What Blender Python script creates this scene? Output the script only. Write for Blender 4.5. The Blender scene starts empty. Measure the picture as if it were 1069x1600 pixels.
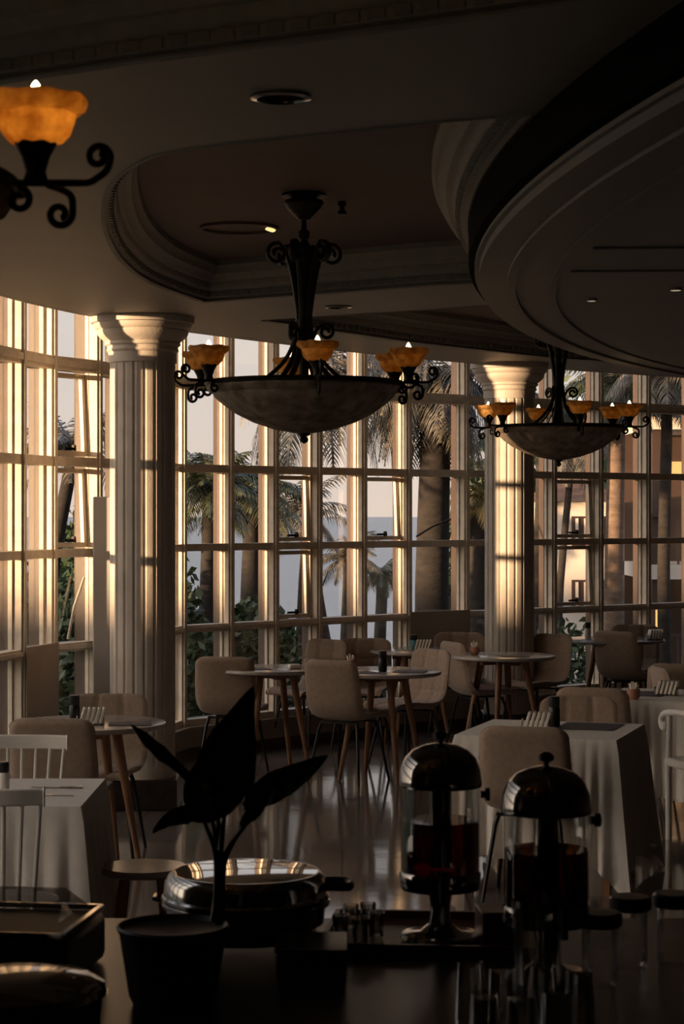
import bpy, math, random
from math import sin, cos, pi, sqrt, radians as R, atan2
from mathutils import Vector, Matrix
from mathutils.geometry import tessellate_polygon

S = bpy.context.scene
COL = S.collection
# ------------------------------------------------------------------ camera
EYE = 1.85
cd = bpy.data.cameras.new('camera'); cam = bpy.data.objects.new('camera', cd); COL.objects.link(cam)
cam.location = (0, 0, EYE); cam.rotation_euler = (R(90), 0, 0)
cd.sensor_fit = 'VERTICAL'; cd.sensor_height = 36; cd.lens = 72
cd.dof.use_dof = True; cd.dof.focus_distance = 17; cd.dof.aperture_fstop = 11
cd.clip_end = 2000
S.camera = cam
# ------------------------------------------------------------------ world, sun, exposure
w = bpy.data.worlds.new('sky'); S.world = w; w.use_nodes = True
nt = w.node_tree; nt.nodes.clear()
wo = nt.nodes.new('ShaderNodeOutputWorld'); bg = nt.nodes.new('ShaderNodeBackground')
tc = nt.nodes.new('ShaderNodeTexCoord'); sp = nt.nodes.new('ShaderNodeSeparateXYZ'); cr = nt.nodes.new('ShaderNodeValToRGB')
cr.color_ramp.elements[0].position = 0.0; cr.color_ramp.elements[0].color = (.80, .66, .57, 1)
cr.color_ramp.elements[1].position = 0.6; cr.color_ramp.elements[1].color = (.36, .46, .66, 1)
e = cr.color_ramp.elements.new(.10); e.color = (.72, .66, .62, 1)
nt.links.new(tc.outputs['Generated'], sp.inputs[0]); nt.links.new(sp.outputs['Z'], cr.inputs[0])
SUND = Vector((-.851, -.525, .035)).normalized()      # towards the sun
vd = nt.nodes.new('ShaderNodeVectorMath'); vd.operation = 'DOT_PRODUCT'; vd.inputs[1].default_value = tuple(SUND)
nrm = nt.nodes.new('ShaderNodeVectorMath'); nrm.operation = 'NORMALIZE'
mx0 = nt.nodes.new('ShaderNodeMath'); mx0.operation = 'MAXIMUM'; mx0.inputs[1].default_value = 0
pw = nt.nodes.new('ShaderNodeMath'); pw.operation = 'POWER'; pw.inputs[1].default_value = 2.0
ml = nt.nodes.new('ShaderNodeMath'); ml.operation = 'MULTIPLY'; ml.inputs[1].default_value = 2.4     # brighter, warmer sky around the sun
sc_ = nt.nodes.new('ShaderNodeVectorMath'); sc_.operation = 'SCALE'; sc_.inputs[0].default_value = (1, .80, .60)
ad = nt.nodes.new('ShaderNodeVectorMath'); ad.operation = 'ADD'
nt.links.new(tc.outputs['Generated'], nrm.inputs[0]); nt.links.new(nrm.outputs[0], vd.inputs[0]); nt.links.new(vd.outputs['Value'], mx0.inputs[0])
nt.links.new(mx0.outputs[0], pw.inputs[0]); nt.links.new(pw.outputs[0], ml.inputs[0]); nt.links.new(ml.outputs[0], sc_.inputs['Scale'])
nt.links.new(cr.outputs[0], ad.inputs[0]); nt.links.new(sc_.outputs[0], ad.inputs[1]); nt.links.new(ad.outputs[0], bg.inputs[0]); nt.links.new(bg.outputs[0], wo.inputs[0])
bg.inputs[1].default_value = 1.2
sl = bpy.data.lights.new('sun', 'SUN'); sun = bpy.data.objects.new('sun', sl); COL.objects.link(sun)
sl.energy = 13; sl.color = (1, .66, .38); sl.angle = R(1.0)
sun.rotation_euler = SUND.to_track_quat('Z', 'Y').to_euler(); sun.location = (-20, 10, 12)
S.view_settings.view_transform = 'Standard'; S.view_settings.look = 'None'
S.view_settings.gamma = 1; S.view_settings.use_curve_mapping = False
S.view_settings.exposure = 0.0
random.seed(7)

# ------------------------------------------------------------------ materials
def mat(name, col, rough=.6, metal=0, noise=0, nscale=8, bump=0, bscale=40, spec=.5, col2=None, stretch=None, coat=0, sheen=0):
    m = bpy.data.materials.new(name); m.use_nodes = True
    n = m.node_tree.nodes; l = m.node_tree.links; b = n['Principled BSDF']
    b.inputs['Base Color'].default_value = (*col, 1); b.inputs['Roughness'].default_value = rough
    b.inputs['Metallic'].default_value = metal; b.inputs['Specular IOR Level'].default_value = spec
    b.inputs['Coat Weight'].default_value = coat; b.inputs['Sheen Weight'].default_value = sheen
    if noise or col2 or bump:
        t = n.new('ShaderNodeTexCoord'); mp = n.new('ShaderNodeMapping'); l.new(t.outputs['Object'], mp.inputs[0])
        if stretch: mp.inputs['Scale'].default_value = stretch
    if noise or col2:
        ns = n.new('ShaderNodeTexNoise'); ns.inputs['Scale'].default_value = nscale; ns.inputs['Detail'].default_value = 5
        l.new(mp.outputs[0], ns.inputs[0])
        r = n.new('ShaderNodeValToRGB'); r.color_ramp.elements[0].position = .35; r.color_ramp.elements[1].position = .65
        c2 = col2 or tuple(c*(1-noise) for c in col)
        r.color_ramp.elements[0].color = (*c2, 1); r.color_ramp.elements[1].color = (*col, 1)
        l.new(ns.outputs[0], r.inputs[0]); l.new(r.outputs[0], b.inputs['Base Color'])
    if bump:
        n2 = n.new('ShaderNodeTexNoise'); n2.inputs['Scale'].default_value = bscale; n2.inputs['Detail'].default_value = 3
        l.new(mp.outputs[0], n2.inputs[0])
        bp = n.new('ShaderNodeBump'); bp.inputs['Strength'].default_value = bump; bp.inputs['Distance'].default_value = .01
        l.new(n2.outputs[0], bp.inputs['Height']); l.new(bp.outputs[0], b.inputs['Normal'])
    return m
def emis(name, col, st):
    m = bpy.data.materials.new(name); m.use_nodes = True; n = m.node_tree.nodes; n.clear()
    o = n.new('ShaderNodeOutputMaterial'); e = n.new('ShaderNodeEmission'); e.inputs[0].default_value = (*col, 1); e.inputs[1].default_value = st
    m.node_tree.links.new(e.outputs[0], o.inputs[0]); return m
def glassy(name, tint=(1, 1, 1), refl=.08, rough=.02, fres=True, k=.5):
    m = bpy.data.materials.new(name); m.use_nodes = True; n = m.node_tree.nodes; l = m.node_tree.links; n.clear()
    o = n.new('ShaderNodeOutputMaterial'); t = n.new('ShaderNodeBsdfTransparent'); t.inputs[0].default_value = (*tint, 1)
    g = n.new('ShaderNodeBsdfGlossy'); g.inputs['Roughness'].default_value = rough
    mx = n.new('ShaderNodeMixShader')
    if fres:
        lw = n.new('ShaderNodeLayerWeight'); lw.inputs[0].default_value = .35
        mt = n.new('ShaderNodeMath'); mt.operation = 'MULTIPLY_ADD'; mt.inputs[1].default_value = k; mt.inputs[2].default_value = refl*.5
        l.new(lw.outputs['Fresnel'], mt.inputs[0]); l.new(mt.outputs[0], mx.inputs[0])
    else: mx.inputs[0].default_value = refl
    l.new(t.outputs[0], mx.inputs[1]); l.new(g.outputs[0], mx.inputs[2]); l.new(mx.outputs[0], o.inputs[0]); return m
def translucent(name, col, f=.5, nscale=12, col2=None):
    m = bpy.data.materials.new(name); m.use_nodes = True; n = m.node_tree.nodes; l = m.node_tree.links; n.clear()
    o = n.new('ShaderNodeOutputMaterial'); d = n.new('ShaderNodeBsdfDiffuse'); t = n.new('ShaderNodeBsdfTranslucent'); mx = n.new('ShaderNodeMixShader'); mx.inputs[0].default_value = f
    tcd = n.new('ShaderNodeTexCoord'); ns = n.new('ShaderNodeTexNoise'); ns.inputs['Scale'].default_value = nscale; ns.inputs['Detail'].default_value = 6
    r = n.new('ShaderNodeValToRGB'); r.color_ramp.elements[0].position = .35; r.color_ramp.elements[1].position = .7
    r.color_ramp.elements[0].color = (*(col2 or tuple(c*.45 for c in col)), 1); r.color_ramp.elements[1].color = (*col, 1)
    l.new(tcd.outputs['Object'], ns.inputs[0]); l.new(ns.outputs[0], r.inputs[0])
    l.new(r.outputs[0], d.inputs[0]); l.new(r.outputs[0], t.inputs[0])
    l.new(d.outputs[0], mx.inputs[1]); l.new(t.outputs[0], mx.inputs[2]); l.new(mx.outputs[0], o.inputs[0]); return m
M = {}
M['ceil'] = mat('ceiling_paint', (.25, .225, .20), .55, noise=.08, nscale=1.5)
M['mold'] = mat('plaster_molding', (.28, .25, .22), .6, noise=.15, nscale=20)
M['coffer'] = mat('coffer_red', (.12, .07, .062), .7, noise=.15, nscale=3)
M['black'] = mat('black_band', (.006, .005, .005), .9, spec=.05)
M['column'] = mat('column_paint', (.66, .58, .50), .6, noise=.12, nscale=9, bump=.15, bscale=60)
M['frame'] = mat('frame_paint', (.80, .69, .55), .5, noise=.18, nscale=14)
M['brown'] = mat('outer_frame_brown', (.055, .025, .013), .55, noise=.4, nscale=20, stretch=(1, 1, .15))
M['wall'] = mat('wall_paint', (.40, .33, .27), .7, noise=.1, nscale=4)
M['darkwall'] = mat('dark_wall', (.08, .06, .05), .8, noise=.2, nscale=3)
M['skirt'] = mat('skirting', (.07, .045, .035), .3)
M['plinth'] = mat('plinth_stone', (.035, .022, .018), .25, noise=.4, nscale=15)
M['iron'] = mat('dark_iron', (.018, .013, .009), .45, metal=.6, bump=.3, bscale=80)
M['bowl'] = translucent('alabaster', (.46, .38, .30), .35, 16, (.22, .17, .13))
M['cup'] = translucent('amber_glass', (.80, .52, .20), .5, 30, (.42, .22, .07))
M['bulb'] = emis('bulb', (1, .78, .46), 6)
M['bulb_bright'] = emis('bulb_bright', (1, .80, .45), 34)
M['spot'] = emis('spot', (1, .85, .65), 5)
M['glass'] = glassy('window_glass', (.97, .97, .96), .02, k=.15)
M['clear'] = glassy('clear_vessel', (.93, .91, .88), .20, k=.55)
M['tumbler'] = glassy('tumbler_glass', (.90, .88, .84), .45, rough=.12, k=.8)
M['juice'] = glassy('red_juice', (.22, .025, .02), .06)
M['fabric'] = mat('beige_fabric', (.40, .285, .205), .9, noise=.16, nscale=40, bump=.25, bscale=300, sheen=.3)
M['legblack'] = mat('black_steel', (.012, .011, .01), .4, metal=.3)
M['oak'] = mat('oak', (.36, .18, .09), .45, noise=.3, nscale=18, stretch=(1, 1, .1))
M['tabletop'] = mat('table_laminate', (.46, .40, .35), .18, noise=.1, nscale=10)
M['tabledark'] = mat('table_slate', (.30, .29, .31), .15, noise=.1, nscale=10)
M['cloth'] = mat('white_cloth', (.86, .79, .71), .85, noise=.06, nscale=30, bump=.1, bscale=200)
M['whitewood'] = mat('white_wood', (.86, .80, .73), .4, noise=.05, nscale=20)
M['placemat'] = mat('placemat', (.05, .045, .055), .6, bump=.2, bscale=200)
M['napkin'] = mat('napkin', (.85, .78, .68), .8)
M['teal'] = mat('teal_label', (.10, .28, .32), .4)
M['steel'] = mat('steel', (.42, .40, .37), .12, metal=1, noise=.1, nscale=4)
M['steeldark'] = mat('steel_dark', (.28, .26, .24), .09, metal=1)
M['granite'] = mat('black_granite', (.018, .015, .014), .28, noise=.5, nscale=60)
M['blackpl'] = mat('black_plastic', (.012, .012, .012), .35)
M['pot'] = mat('plant_pot', (.02, .017, .015), .5)
M['leafdark'] = mat('house_leaf', (.030, .055, .028), .35, noise=.3, nscale=14)
M['redbrown'] = mat('red_lacquer', (.10, .022, .014), .4)
M['traybrown'] = mat('tray_wood', (.07, .03, .018), .35, noise=.3, nscale=20)
M['terracotta'] = mat('terracotta', (.50, .24, .16), .7)
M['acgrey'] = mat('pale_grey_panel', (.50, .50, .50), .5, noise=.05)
M['frondgrey'] = mat('palm_frond_grey', (.20, .17, .125), .3, noise=.85, nscale=9)
M['frond'] = mat('palm_frond', (.11, .12, .06), .35, noise=.8, nscale=9)
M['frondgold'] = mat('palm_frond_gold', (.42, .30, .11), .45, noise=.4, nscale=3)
M['trunk'] = mat('palm_trunk', (.03, .023, .019), .9, noise=.5, nscale=6, bump=.8, bscale=20, stretch=(1, 1, 3))
M['trunkpale'] = mat('pale_trunk', (.22, .15, .11), .9, noise=.4, nscale=6, bump=.6, bscale=20, stretch=(1, 1, 3))
M['bush'] = mat('bush_leaf', (.05, .085, .035), .5, noise=.5, nscale=3)
M['grass'] = mat('lawn', (.06, .085, .035), .9, noise=.4, nscale=2)
M['house'] = mat('house_wall', (.72, .63, .54), .8, noise=.08, nscale=2)
M['roof'] = mat('brown_roof', (.16, .085, .05), .8, noise=.4, nscale=5)
M['shutter'] = mat('shutter', (.05, .026, .018), .5)
M['glint'] = emis('sun_glint', (1, .50, .16), 1.6)  # reflected orange sunlight, painted as emission
def floor_mat():
    m = mat('floor_tile', (.30, .25, .22), .10, spec=.6); n = m.node_tree.nodes; l = m.node_tree.links; b = n['Principled BSDF']
    t = n.new('ShaderNodeTexCoord'); mp = n.new('ShaderNodeMapping'); mp.inputs['Rotation'].default_value = (0, 0, R(0))
    br = n.new('ShaderNodeTexBrick'); br.offset = 0; br.inputs['Scale'].default_value = 1
    br.inputs['Brick Width'].default_value = .6; br.inputs['Row Height'].default_value = .6; br.inputs['Mortar Size'].default_value = .006
    br.inputs['Color1'].default_value = (.21, .17, .145, 1); br.inputs['Color2'].default_value = (.16, .13, .11, 1); br.inputs['Mortar'].default_value = (.07, .055, .045, 1)
    l.new(t.outputs['Object'], mp.inputs[0]); l.new(mp.outputs[0], br.inputs[0]); l.new(br.outputs[0], b.inputs['Base Color'])
    ns = n.new('ShaderNodeTexNoise'); ns.inputs['Scale'].default_value = 3; l.new(mp.outputs[0], ns.inputs[0])
    mr = n.new('ShaderNodeMapRange'); mr.inputs[3].default_value = .05; mr.inputs[4].default_value = .13
    l.new(ns.outputs[0], mr.inputs[0]); l.new(mr.outputs[0], b.inputs['Roughness'])
    bp = n.new('ShaderNodeBump'); bp.inputs['Strength'].default_value = .12; bp.inputs['Distance'].default_value = .01
    l.new(ns.outputs[0], bp.inputs['Height']); l.new(bp.outputs[0], b.inputs['Normal'])
    return m
M['floor'] = floor_mat()
def sea_mat():
    m = mat('sea', (.16, .19, .22), .25); n = m.node_tree.nodes; l = m.node_tree.links; b = n['Principled BSDF']
    t = n.new('ShaderNodeTexCoord'); mp = n.new('ShaderNodeMapping'); mp.inputs['Scale'].default_value = (1, 2.5, 1)
    ns = n.new('ShaderNodeTexNoise'); ns.inputs['Scale'].default_value = 1.2; ns.inputs['Detail'].default_value = 6
    bp = n.new('ShaderNodeBump'); bp.inputs['Strength'].default_value = .8; bp.inputs['Distance'].default_value = .3
    l.new(t.outputs['Object'], mp.inputs[0]); l.new(mp.outputs[0], ns.inputs[0]); l.new(ns.outputs[0], bp.inputs['Height']); l.new(bp.outputs[0], b.inputs['Normal'])
    return m
M['sea'] = sea_mat()

# ------------------------------------------------------------------ mesh helpers
class MB:
    def __init__(s): s.v = []; s.f = []
    def add(s, vs, fs, mtx=None):
        o = len(s.v)
        s.v += [tuple(mtx @ Vector(p)) if mtx else tuple(p) for p in vs]
        s.f += [tuple(i+o for i in f) for f in fs]; return s
    def box(s, c, d, rz=0, mtx=None):
        x, y, z = d[0]/2, d[1]/2, d[2]/2
        vs = [(a*x, b*y, e*z) for e in (-1, 1) for a, b in ((-1, -1), (1, -1), (1, 1), (-1, 1))]
        T = Matrix.Translation(c) @ Matrix.Rotation(rz, 4, 'Z')
        if mtx: T = mtx @ T
        return s.add(vs, [(3, 2, 1, 0), (4, 5, 6, 7), (0, 1, 5, 4), (1, 2, 6, 5), (2, 3, 7, 6), (3, 0, 4, 7)], T)
    def bar(s, a, b, wx, wy=None):       # box beam from a to b
        a = Vector(a); b = Vector(b); d = b-a; q = d.to_track_quat('Z', 'Y')
        T = Matrix.Translation((a+b)/2) @ q.to_matrix().to_4x4()
        return s.box((0, 0, 0), (wx, wy or wx, d.length), mtx=T)
    def lathe(s, pr, n=32, c=(0, 0, 0), closed=False, mtx=None):
        vs = []; fs = []
        for r, z in pr:
            for k in range(n):
                a = 2*pi*k/n; vs.append((c[0]+r*cos(a), c[1]+r*sin(a), c[2]+z))
        for i in range(len(pr)-1):
            for k in range(n):
                k2 = (k+1) % n; fs.append((i*n+k, i*n+k2, (i+1)*n+k2, (i+1)*n+k))
        if pr[0][0] > 1e-5 and not closed: fs.append(tuple(range(n))[::-1])
        if pr[-1][0] > 1e-5 and not closed: fs.append(tuple((len(pr)-1)*n+k for k in range(n)))
        return s.add(vs, fs, mtx)
    def tube(s, pts, r, n=8, mtx=None, flat=1):
        pts = [Vector(p) for p in pts]; m = len(pts); rs = r if isinstance(r, (list, tuple)) else [r]*m
        vs = []; fs = []; up = None
        for i, p in enumerate(pts):
            t = (pts[min(i+1, m-1)]-pts[max(i-1, 0)]).normalized()
            if up is None:
                up = Vector((0, 0, 1)) if abs(t.z) < .9 else Vector((1, 0, 0))
            a = (up - t*up.dot(t)).normalized(); b = t.cross(a); up = a
            for k in range(n):
                an = 2*pi*k/n; vs.append(p + a*(rs[i]*cos(an)) + b*(rs[i]*flat*sin(an)))
        for i in range(m-1):
            for k in range(n):
                k2 = (k+1) % n; fs.append((i*n+k, i*n+k2, (i+1)*n+k2, (i+1)*n+k))
        fs.append(tuple(range(n))[::-1]); fs.append(tuple((m-1)*n+k for k in range(n)))
        return s.add(vs, fs, mtx)
    def prism(s, poly, z0, z1):
        n = len(poly); vs = [(x, y, z0) for x, y in poly]+[(x, y, z1) for x, y in poly]
        tri = tessellate_polygon([[Vector((x, y, 0)) for x, y in poly]])
        fs = [tuple(t) for t in tri]+[tuple(i+n for i in t)[::-1] for t in tri]
        fs += [(i, (i+1) % n, (i+1) % n+n, i+n) for i in range(n)]
        return s.add(vs, fs)
    def build(s, name, m, parent=None, smooth=35, bevel=0, **kw):
        me = bpy.data.meshes.new(name); me.from_pydata(s.v, [], s.f); me.update()
        me.materials.append(m)
        if smooth:
            me.polygons.foreach_set('use_smooth', [True]*len(me.polygons)); me.set_sharp_from_angle(angle=R(smooth))
        o = bpy.data.objects.new(name, me); COL.objects.link(o)
        if parent: o.parent = parent
        if bevel:
            b = o.modifiers.new('bevel', 'BEVEL'); b.width = bevel; b.segments = 2; b.limit_method = 'ANGLE'
        for k, v in kw.items(): o[k] = v
        return o
def struct(name, mb, m, parent=None, **kw):
    o = mb.build(name, m, parent, **kw)
    if not parent: o['kind'] = 'structure'
    return o
def tag(o, label, cat, group=None):
    o['label'] = label; o['category'] = cat
    if group: o['group'] = group
    return o
def thing(name, label, cat, loc=(0, 0, 0), rz=0, group=None):
    o = bpy.data.objects.new(name, None); COL.objects.link(o); o.empty_display_size = .1
    o.location = loc; o.rotation_euler = (0, 0, rz); return tag(o, label, cat, group)
KIDS = {}
def kids(o): return [c for c in bpy.data.objects if c.parent == o]
def dup(o, loc, rz, label, group=None):
    c = o.copy(); COL.objects.link(c); c.location = loc; c.rotation_euler = (0, 0, rz); c['label'] = label
    if group: c['group'] = group
    for ch in kids(o):
        d = ch.copy(); COL.objects.link(d); d.parent = c
        for g in kids(ch):
            h = g.copy(); COL.objects.link(h); h.parent = d
    return c
def resample(pts, n):
    P = [Vector((*p, 0)) if len(p) == 2 else Vector(p) for p in pts]; L = [0]
    for a, b in zip(P, P[1:]): L.append(L[-1]+(b-a).length)
    out = []; j = 0
    for i in range(n):
        t = L[-1]*i/(n-1)
        while j < len(P)-2 and L[j+1] < t: j += 1
        f = (t-L[j])/max(1e-9, L[j+1]-L[j]); out.append(P[j].lerp(P[j+1], min(1, max(0, f))))
    return out
def smooth_curve(pts, n, closed=False):      # catmull-rom
    P = [Vector(p) if len(p) == 3 else Vector((p[0], p[1], 0)) for p in pts]; out = []
    m = len(P); segs = m if closed else m-1
    for i in range(segs):
        g = (lambda k: P[k % m]) if closed else (lambda k: P[max(0, min(m-1, k))])
        a, b, c, d = g(i-1), g(i), g(i+1), g(i+2)
        for k in range(n):
            t = k/n; out.append(.5*((2*b)+(c-a)*t+(2*a-5*b+4*c-d)*t*t+(3*b-a-3*c+d)*t**3))
    if not closed: out.append(P[-1])
    return out

# ------------------------------------------------------------------ window wall
NODES = [(-2.47, 5.05+.55*k) for k in range(5)] + [(-2.47, 7.8), (-2.47, 8.35), (-2.46, 8.9), (-2.44, 9.45), (-2.40, 10.0), (-2.34, 10.55), (-2.27, 11.1), (-2.18, 11.65),
         (-2.084, 12.2), (-1.975, 12.7), (-1.851, 13.18), (-1.61, 13.6), (-1.466, 14.17), (-1.32, 14.73), (-1.182, 15.34),
         (-.846, 15.70), (-.514, 16.06), (-.177, 16.41), (.186, 16.80), (.567, 17.2), (1.075, 17.6), (1.487, 17.93),
         (1.897, 18.26), (2.359, 18.62), (2.847, 19.0), (3.37, 19.42), (3.87, 19.80), (4.37, 20.1)]
NV = [Vector((*p, 0)) for p in NODES]
TZ = [.26, .97, 1.582, 2.18, 2.815, 3.52]        # transom centres (bottom rail .. head)
TH = [.06, .055, .055, .06, .085, .07]
PANEL = {14, 24}                                   # bays with a solid lower panel
SASH = {15: (2, 3), 21: (1, 2), 23: (2,), 27: (1, 2)}
INN = .09; OUT = .08
def mullion_frame(i):
    a = NV[max(0, i-1)]; b = NV[min(len(NV)-1, i+1)]; t = (b-a).normalized(); n = Vector((t.y, -t.x, 0)); return t, n
wn = 0
for i in range(len(NV)-1):
    a, b = NV[i], NV[i+1]; t = (b-a).normalized(); n = Vector((t.y, -t.x, 0)); L = (b-a).length; ang = atan2(t.y, t.x); mid = (a+b)/2
    fr = MB(); ou = MB(); gl = MB()
    mt, mn = mullion_frame(i); ma = atan2(mt.y, mt.x)
    wide = .065
    # mullion at node i: moulded front, inner leaf, outer brown leaf
    zc = (.2+3.55)/2; zh = 3.35
    fr.box(a-mn*(INN/2)+Vector((0, 0, zc)), (wide, INN, zh), ma)
    fr.box(a+mn*.008+Vector((0, 0, zc)), (wide*.55, .016, zh), ma)
    ou.box(a-mn*(INN+OUT/2+.004)+Vector((0, 0, zc)), (wide*.9, OUT, zh), ma)
    for k, z in enumerate(TZ):
        fr.box(mid-n*(INN/2+.003)+Vector((0, 0, z)), (L, INN-.006, TH[k]), ang)
        ou.box(mid-n*(INN+OUT/2+.004)+Vector((0, 0, z)), (L, OUT-.01, TH[k]*.9), ang)
        if k in (1, 4): fr.box(mid+n*.006+Vector((0, 0, z)), (L-.05, .012, TH[k]*.5), ang)
    if i == len(NV)-2:
        fr.box(b-mn*(INN/2)+Vector((0, 0, zc)), (wide, INN, zh), ma)
    # glass bead: thin step next to each pane
    for k in range(5):
        z0 = TZ[k]+TH[k]/2; z1 = TZ[k+1]-TH[k+1]/2
        if k == 0 and i in PANEL: continue
        for sx in (-1, 1):
            fr.box(mid+t*sx*(L/2-wide/2-.006)-n*(INN-.018)+Vector((0, 0, (z0+z1)/2)), (.014, .03, z1-z0), ang)
        gl.box(mid-n*(INN-.006)+Vector((0, 0, (z0+z1)/2)), (L-wide, .004, z1-z0), ang)
    wn += 1
    fo = struct('window_%d' % wn, fr, M['frame'], bevel=.003)
    ou.build('outer_frame', M['brown'], fo); gl.build('glass', M['glass'], fo, smooth=0)
    if i in PANEL:
        pn = MB(); pn.box(mid-n*(.035)+Vector((0, 0, (TZ[0]+TZ[1])/2)), (L-.02, .07, TZ[1]-TZ[0]-.03), ang)
        pn.box(mid+n*(.012)+Vector((0, 0, (TZ[0]+TZ[1])/2+.01)), (L+.02, .03, TZ[1]-TZ[0]+.06), ang)
        pn.build('lower_panel', M['wall'], fo)
    for k in SASH.get(i, ()):
        z0 = TZ[k]+TH[k]/2; z1 = TZ[k+1]-TH[k+1]/2; h = z1-z0-.02
        # an outward-opened awning sash, hinged at its top edge
        q = Matrix.Translation(mid-n*(INN+.012)+Vector((0, 0, z1-.012))) @ Matrix.Rotation(ang, 4, 'Z') @ Matrix.Rotation(R(-2.5), 4, 'X')
        sb = MB(); W = L-wide-.03; th = .032
        sb.box((-W/2+th/2, 0, -h/2), (th, .03, h), mtx=q); sb.box((W/2-th/2, 0, -h/2), (th, .03, h), mtx=q)
        sb.box((0, 0, -th/2), (W, .03, th), mtx=q); sb.box((0, 0, -h+th/2), (W, .03, th), mtx=q)
        so = sb.build('casement_sash', M['frame'], fo, bevel=.003)
        hb = MB(); hb.box((0, -.02, -h+.045), (.12, .012, .018), mtx=q); hb.box((.03, -.03, -h+.05), (.02, .02, .04), mtx=q)
        hb.build('latch', M['iron'], so)
for nm, A_, B2, m_ in (('window_25', (.64, 17.6, 1.64), (.96, 17.9, 1.79), 'iron'), ('window_16', (-1.79, 13.37, 1.02), (-1.70, 13.50, 1.42), 'frame')):
    MB().tube([A_, tuple((Vector(A_)+Vector(B2))/2+Vector((-.012, 0, .01))), B2], .009, 8).build('stay_bar', M[m_], bpy.data.objects[nm])
# low wall under the windows, skirting, head wall
def strip(nodes, off0, off1, z0, z1):
    mb = MB(); P = []
    for i, p in enumerate(nodes):
        a = nodes[max(0, i-1)]; b = nodes[min(len(nodes)-1, i+1)]; t = (b-a).normalized(); n = Vector((t.y, -t.x, 0))
        P.append((p+n*off0, p+n*off1))
    vs = []; fs = []
    for q0, q1 in P: vs += [(q0.x, q0.y, z0), (q1.x, q1.y, z0), (q1.x, q1.y, z1), (q0.x, q0.y, z1)]
    for i in range(len(P)-1):
        for k in range(4): fs.append((i*4+k, i*4+(k+1) % 4, i*4+4+(k+1) % 4, i*4+4+k))
    fs += [(0, 1, 2, 3), tuple((len(P)-1)*4+k for k in (3, 2, 1, 0))]
    return mb.add(vs, fs)
low = strip(NV, .03, -.2, 0, .235); low.add(*(lambda m: (m.v, m.f))(strip(NV, .05, -.2, .215, .238)))
low.add(*(lambda m: (m.v, m.f))(strip(NV, 0, -.2, 3.55, 3.8)))
low.box((-2.6, 1.5, 1.9), (.25, 7.05, 3.8))
struct('wall_left', low, M['wall'])
struct('baseboard_left', strip(NV, .045, .029, 0, .085), M['skirt'])
struct('wall_far', MB().box((5.7, 20.2, 1.9), (2.8, .2, 3.8)), M['wall'])
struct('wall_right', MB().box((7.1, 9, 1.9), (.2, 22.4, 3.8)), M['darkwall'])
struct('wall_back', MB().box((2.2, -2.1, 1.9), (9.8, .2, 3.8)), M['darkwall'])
fl = [(p.x, p.y) for p in NV]
struct('floor', MB().prism([(-2.47, -2), (7, -2), (7, 20.1)]+fl[::-1], -.1, 0), M['floor'], smooth=0)

# ------------------------------------------------------------------ ceiling with coffers
CZ = EYE+1.225; KZ = EYE+1.44
EDGE = [(-2.25, -2), (-2.25, 6), (-2.22, 8), (-2.14, 10), (-1.94, 11.6), (-1.555, 12.9), (-1.03, 14.0), (.076, 15.7), (1.085, 16.9), (3.12, 18.7), (4.6, 19.9)]
edge = EDGE[:2]+[(p.x, p.y) for p in smooth_curve(EDGE[2:], 6)]
def arcx(y, r=14.7): return 15.225-sqrt(r*r-(y-7.8)**2)
cof1 = [(p.x, p.y) for p in smooth_curve([(-.42, 6.86), (-.66, 7.1), (-.86, 7.7), (-.98, 8.5), (-1.05, 9.4), (-1.06, 10.2), (-1.0, 11.0), (-.80, 11.93)], 6)]
cof1 += [(-.80+1.5*k/8, 11.93-1.03*k/8) for k in range(1, 8)]
cof1 += [(arcx(y, 14.74), y) for y in [10.9-(10.9-6.33)*k/18 for k in range(19)]]
cof1 += [(.50-.9*k/6, 6.34+.5*k/6) for k in range(1, 6)]
cof0 = [(-1.75, 6.25), (-1.2, 5.96), (-.6, 5.58), (0, 5.25), (.60, 4.9), (.75, 3.5), (1.0, 1.5), (.2, 1.0), (-1.3, 1.3), (-1.95, 2.2), (-2.05, 3.5), (-2.0, 5.4)]
cof2 = [(-.49, 13.1), (-.1, 13.75), (.48, 14.7), (1.0, 15.4), (1.68, 16.25), (2.5, 16.9), (3.3, 17.2), (3.7, 14.5), (3.3, 12.4), (2.0, 11.65), (1.3, 11.85), (.3, 12.55)]
def orient(poly, ccw=True):
    A = sum(a[0]*b[1]-b[0]*a[1] for a, b in zip(poly, poly[1:]+poly[:1]))
    return poly if (A > 0) == ccw else poly[::-1]
cofs = [orient(c) for c in (cof0, cof1, cof2)]
outer = orient([(x, y) for x, y in edge]+[(7.05, 19.9), (7.05, -2)])
loops = [[Vector((x, y, 0)) for x, y in l] for l in [outer]+[c[::-1] for c in cofs]]
tris = tessellate_polygon(loops); allv = [p for l in loops for p in l]
struct('ceiling', MB().add([(p.x, p.y, CZ) for p in allv], [tuple(t) for t in tris]), M['ceil'], smooth=0)
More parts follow.
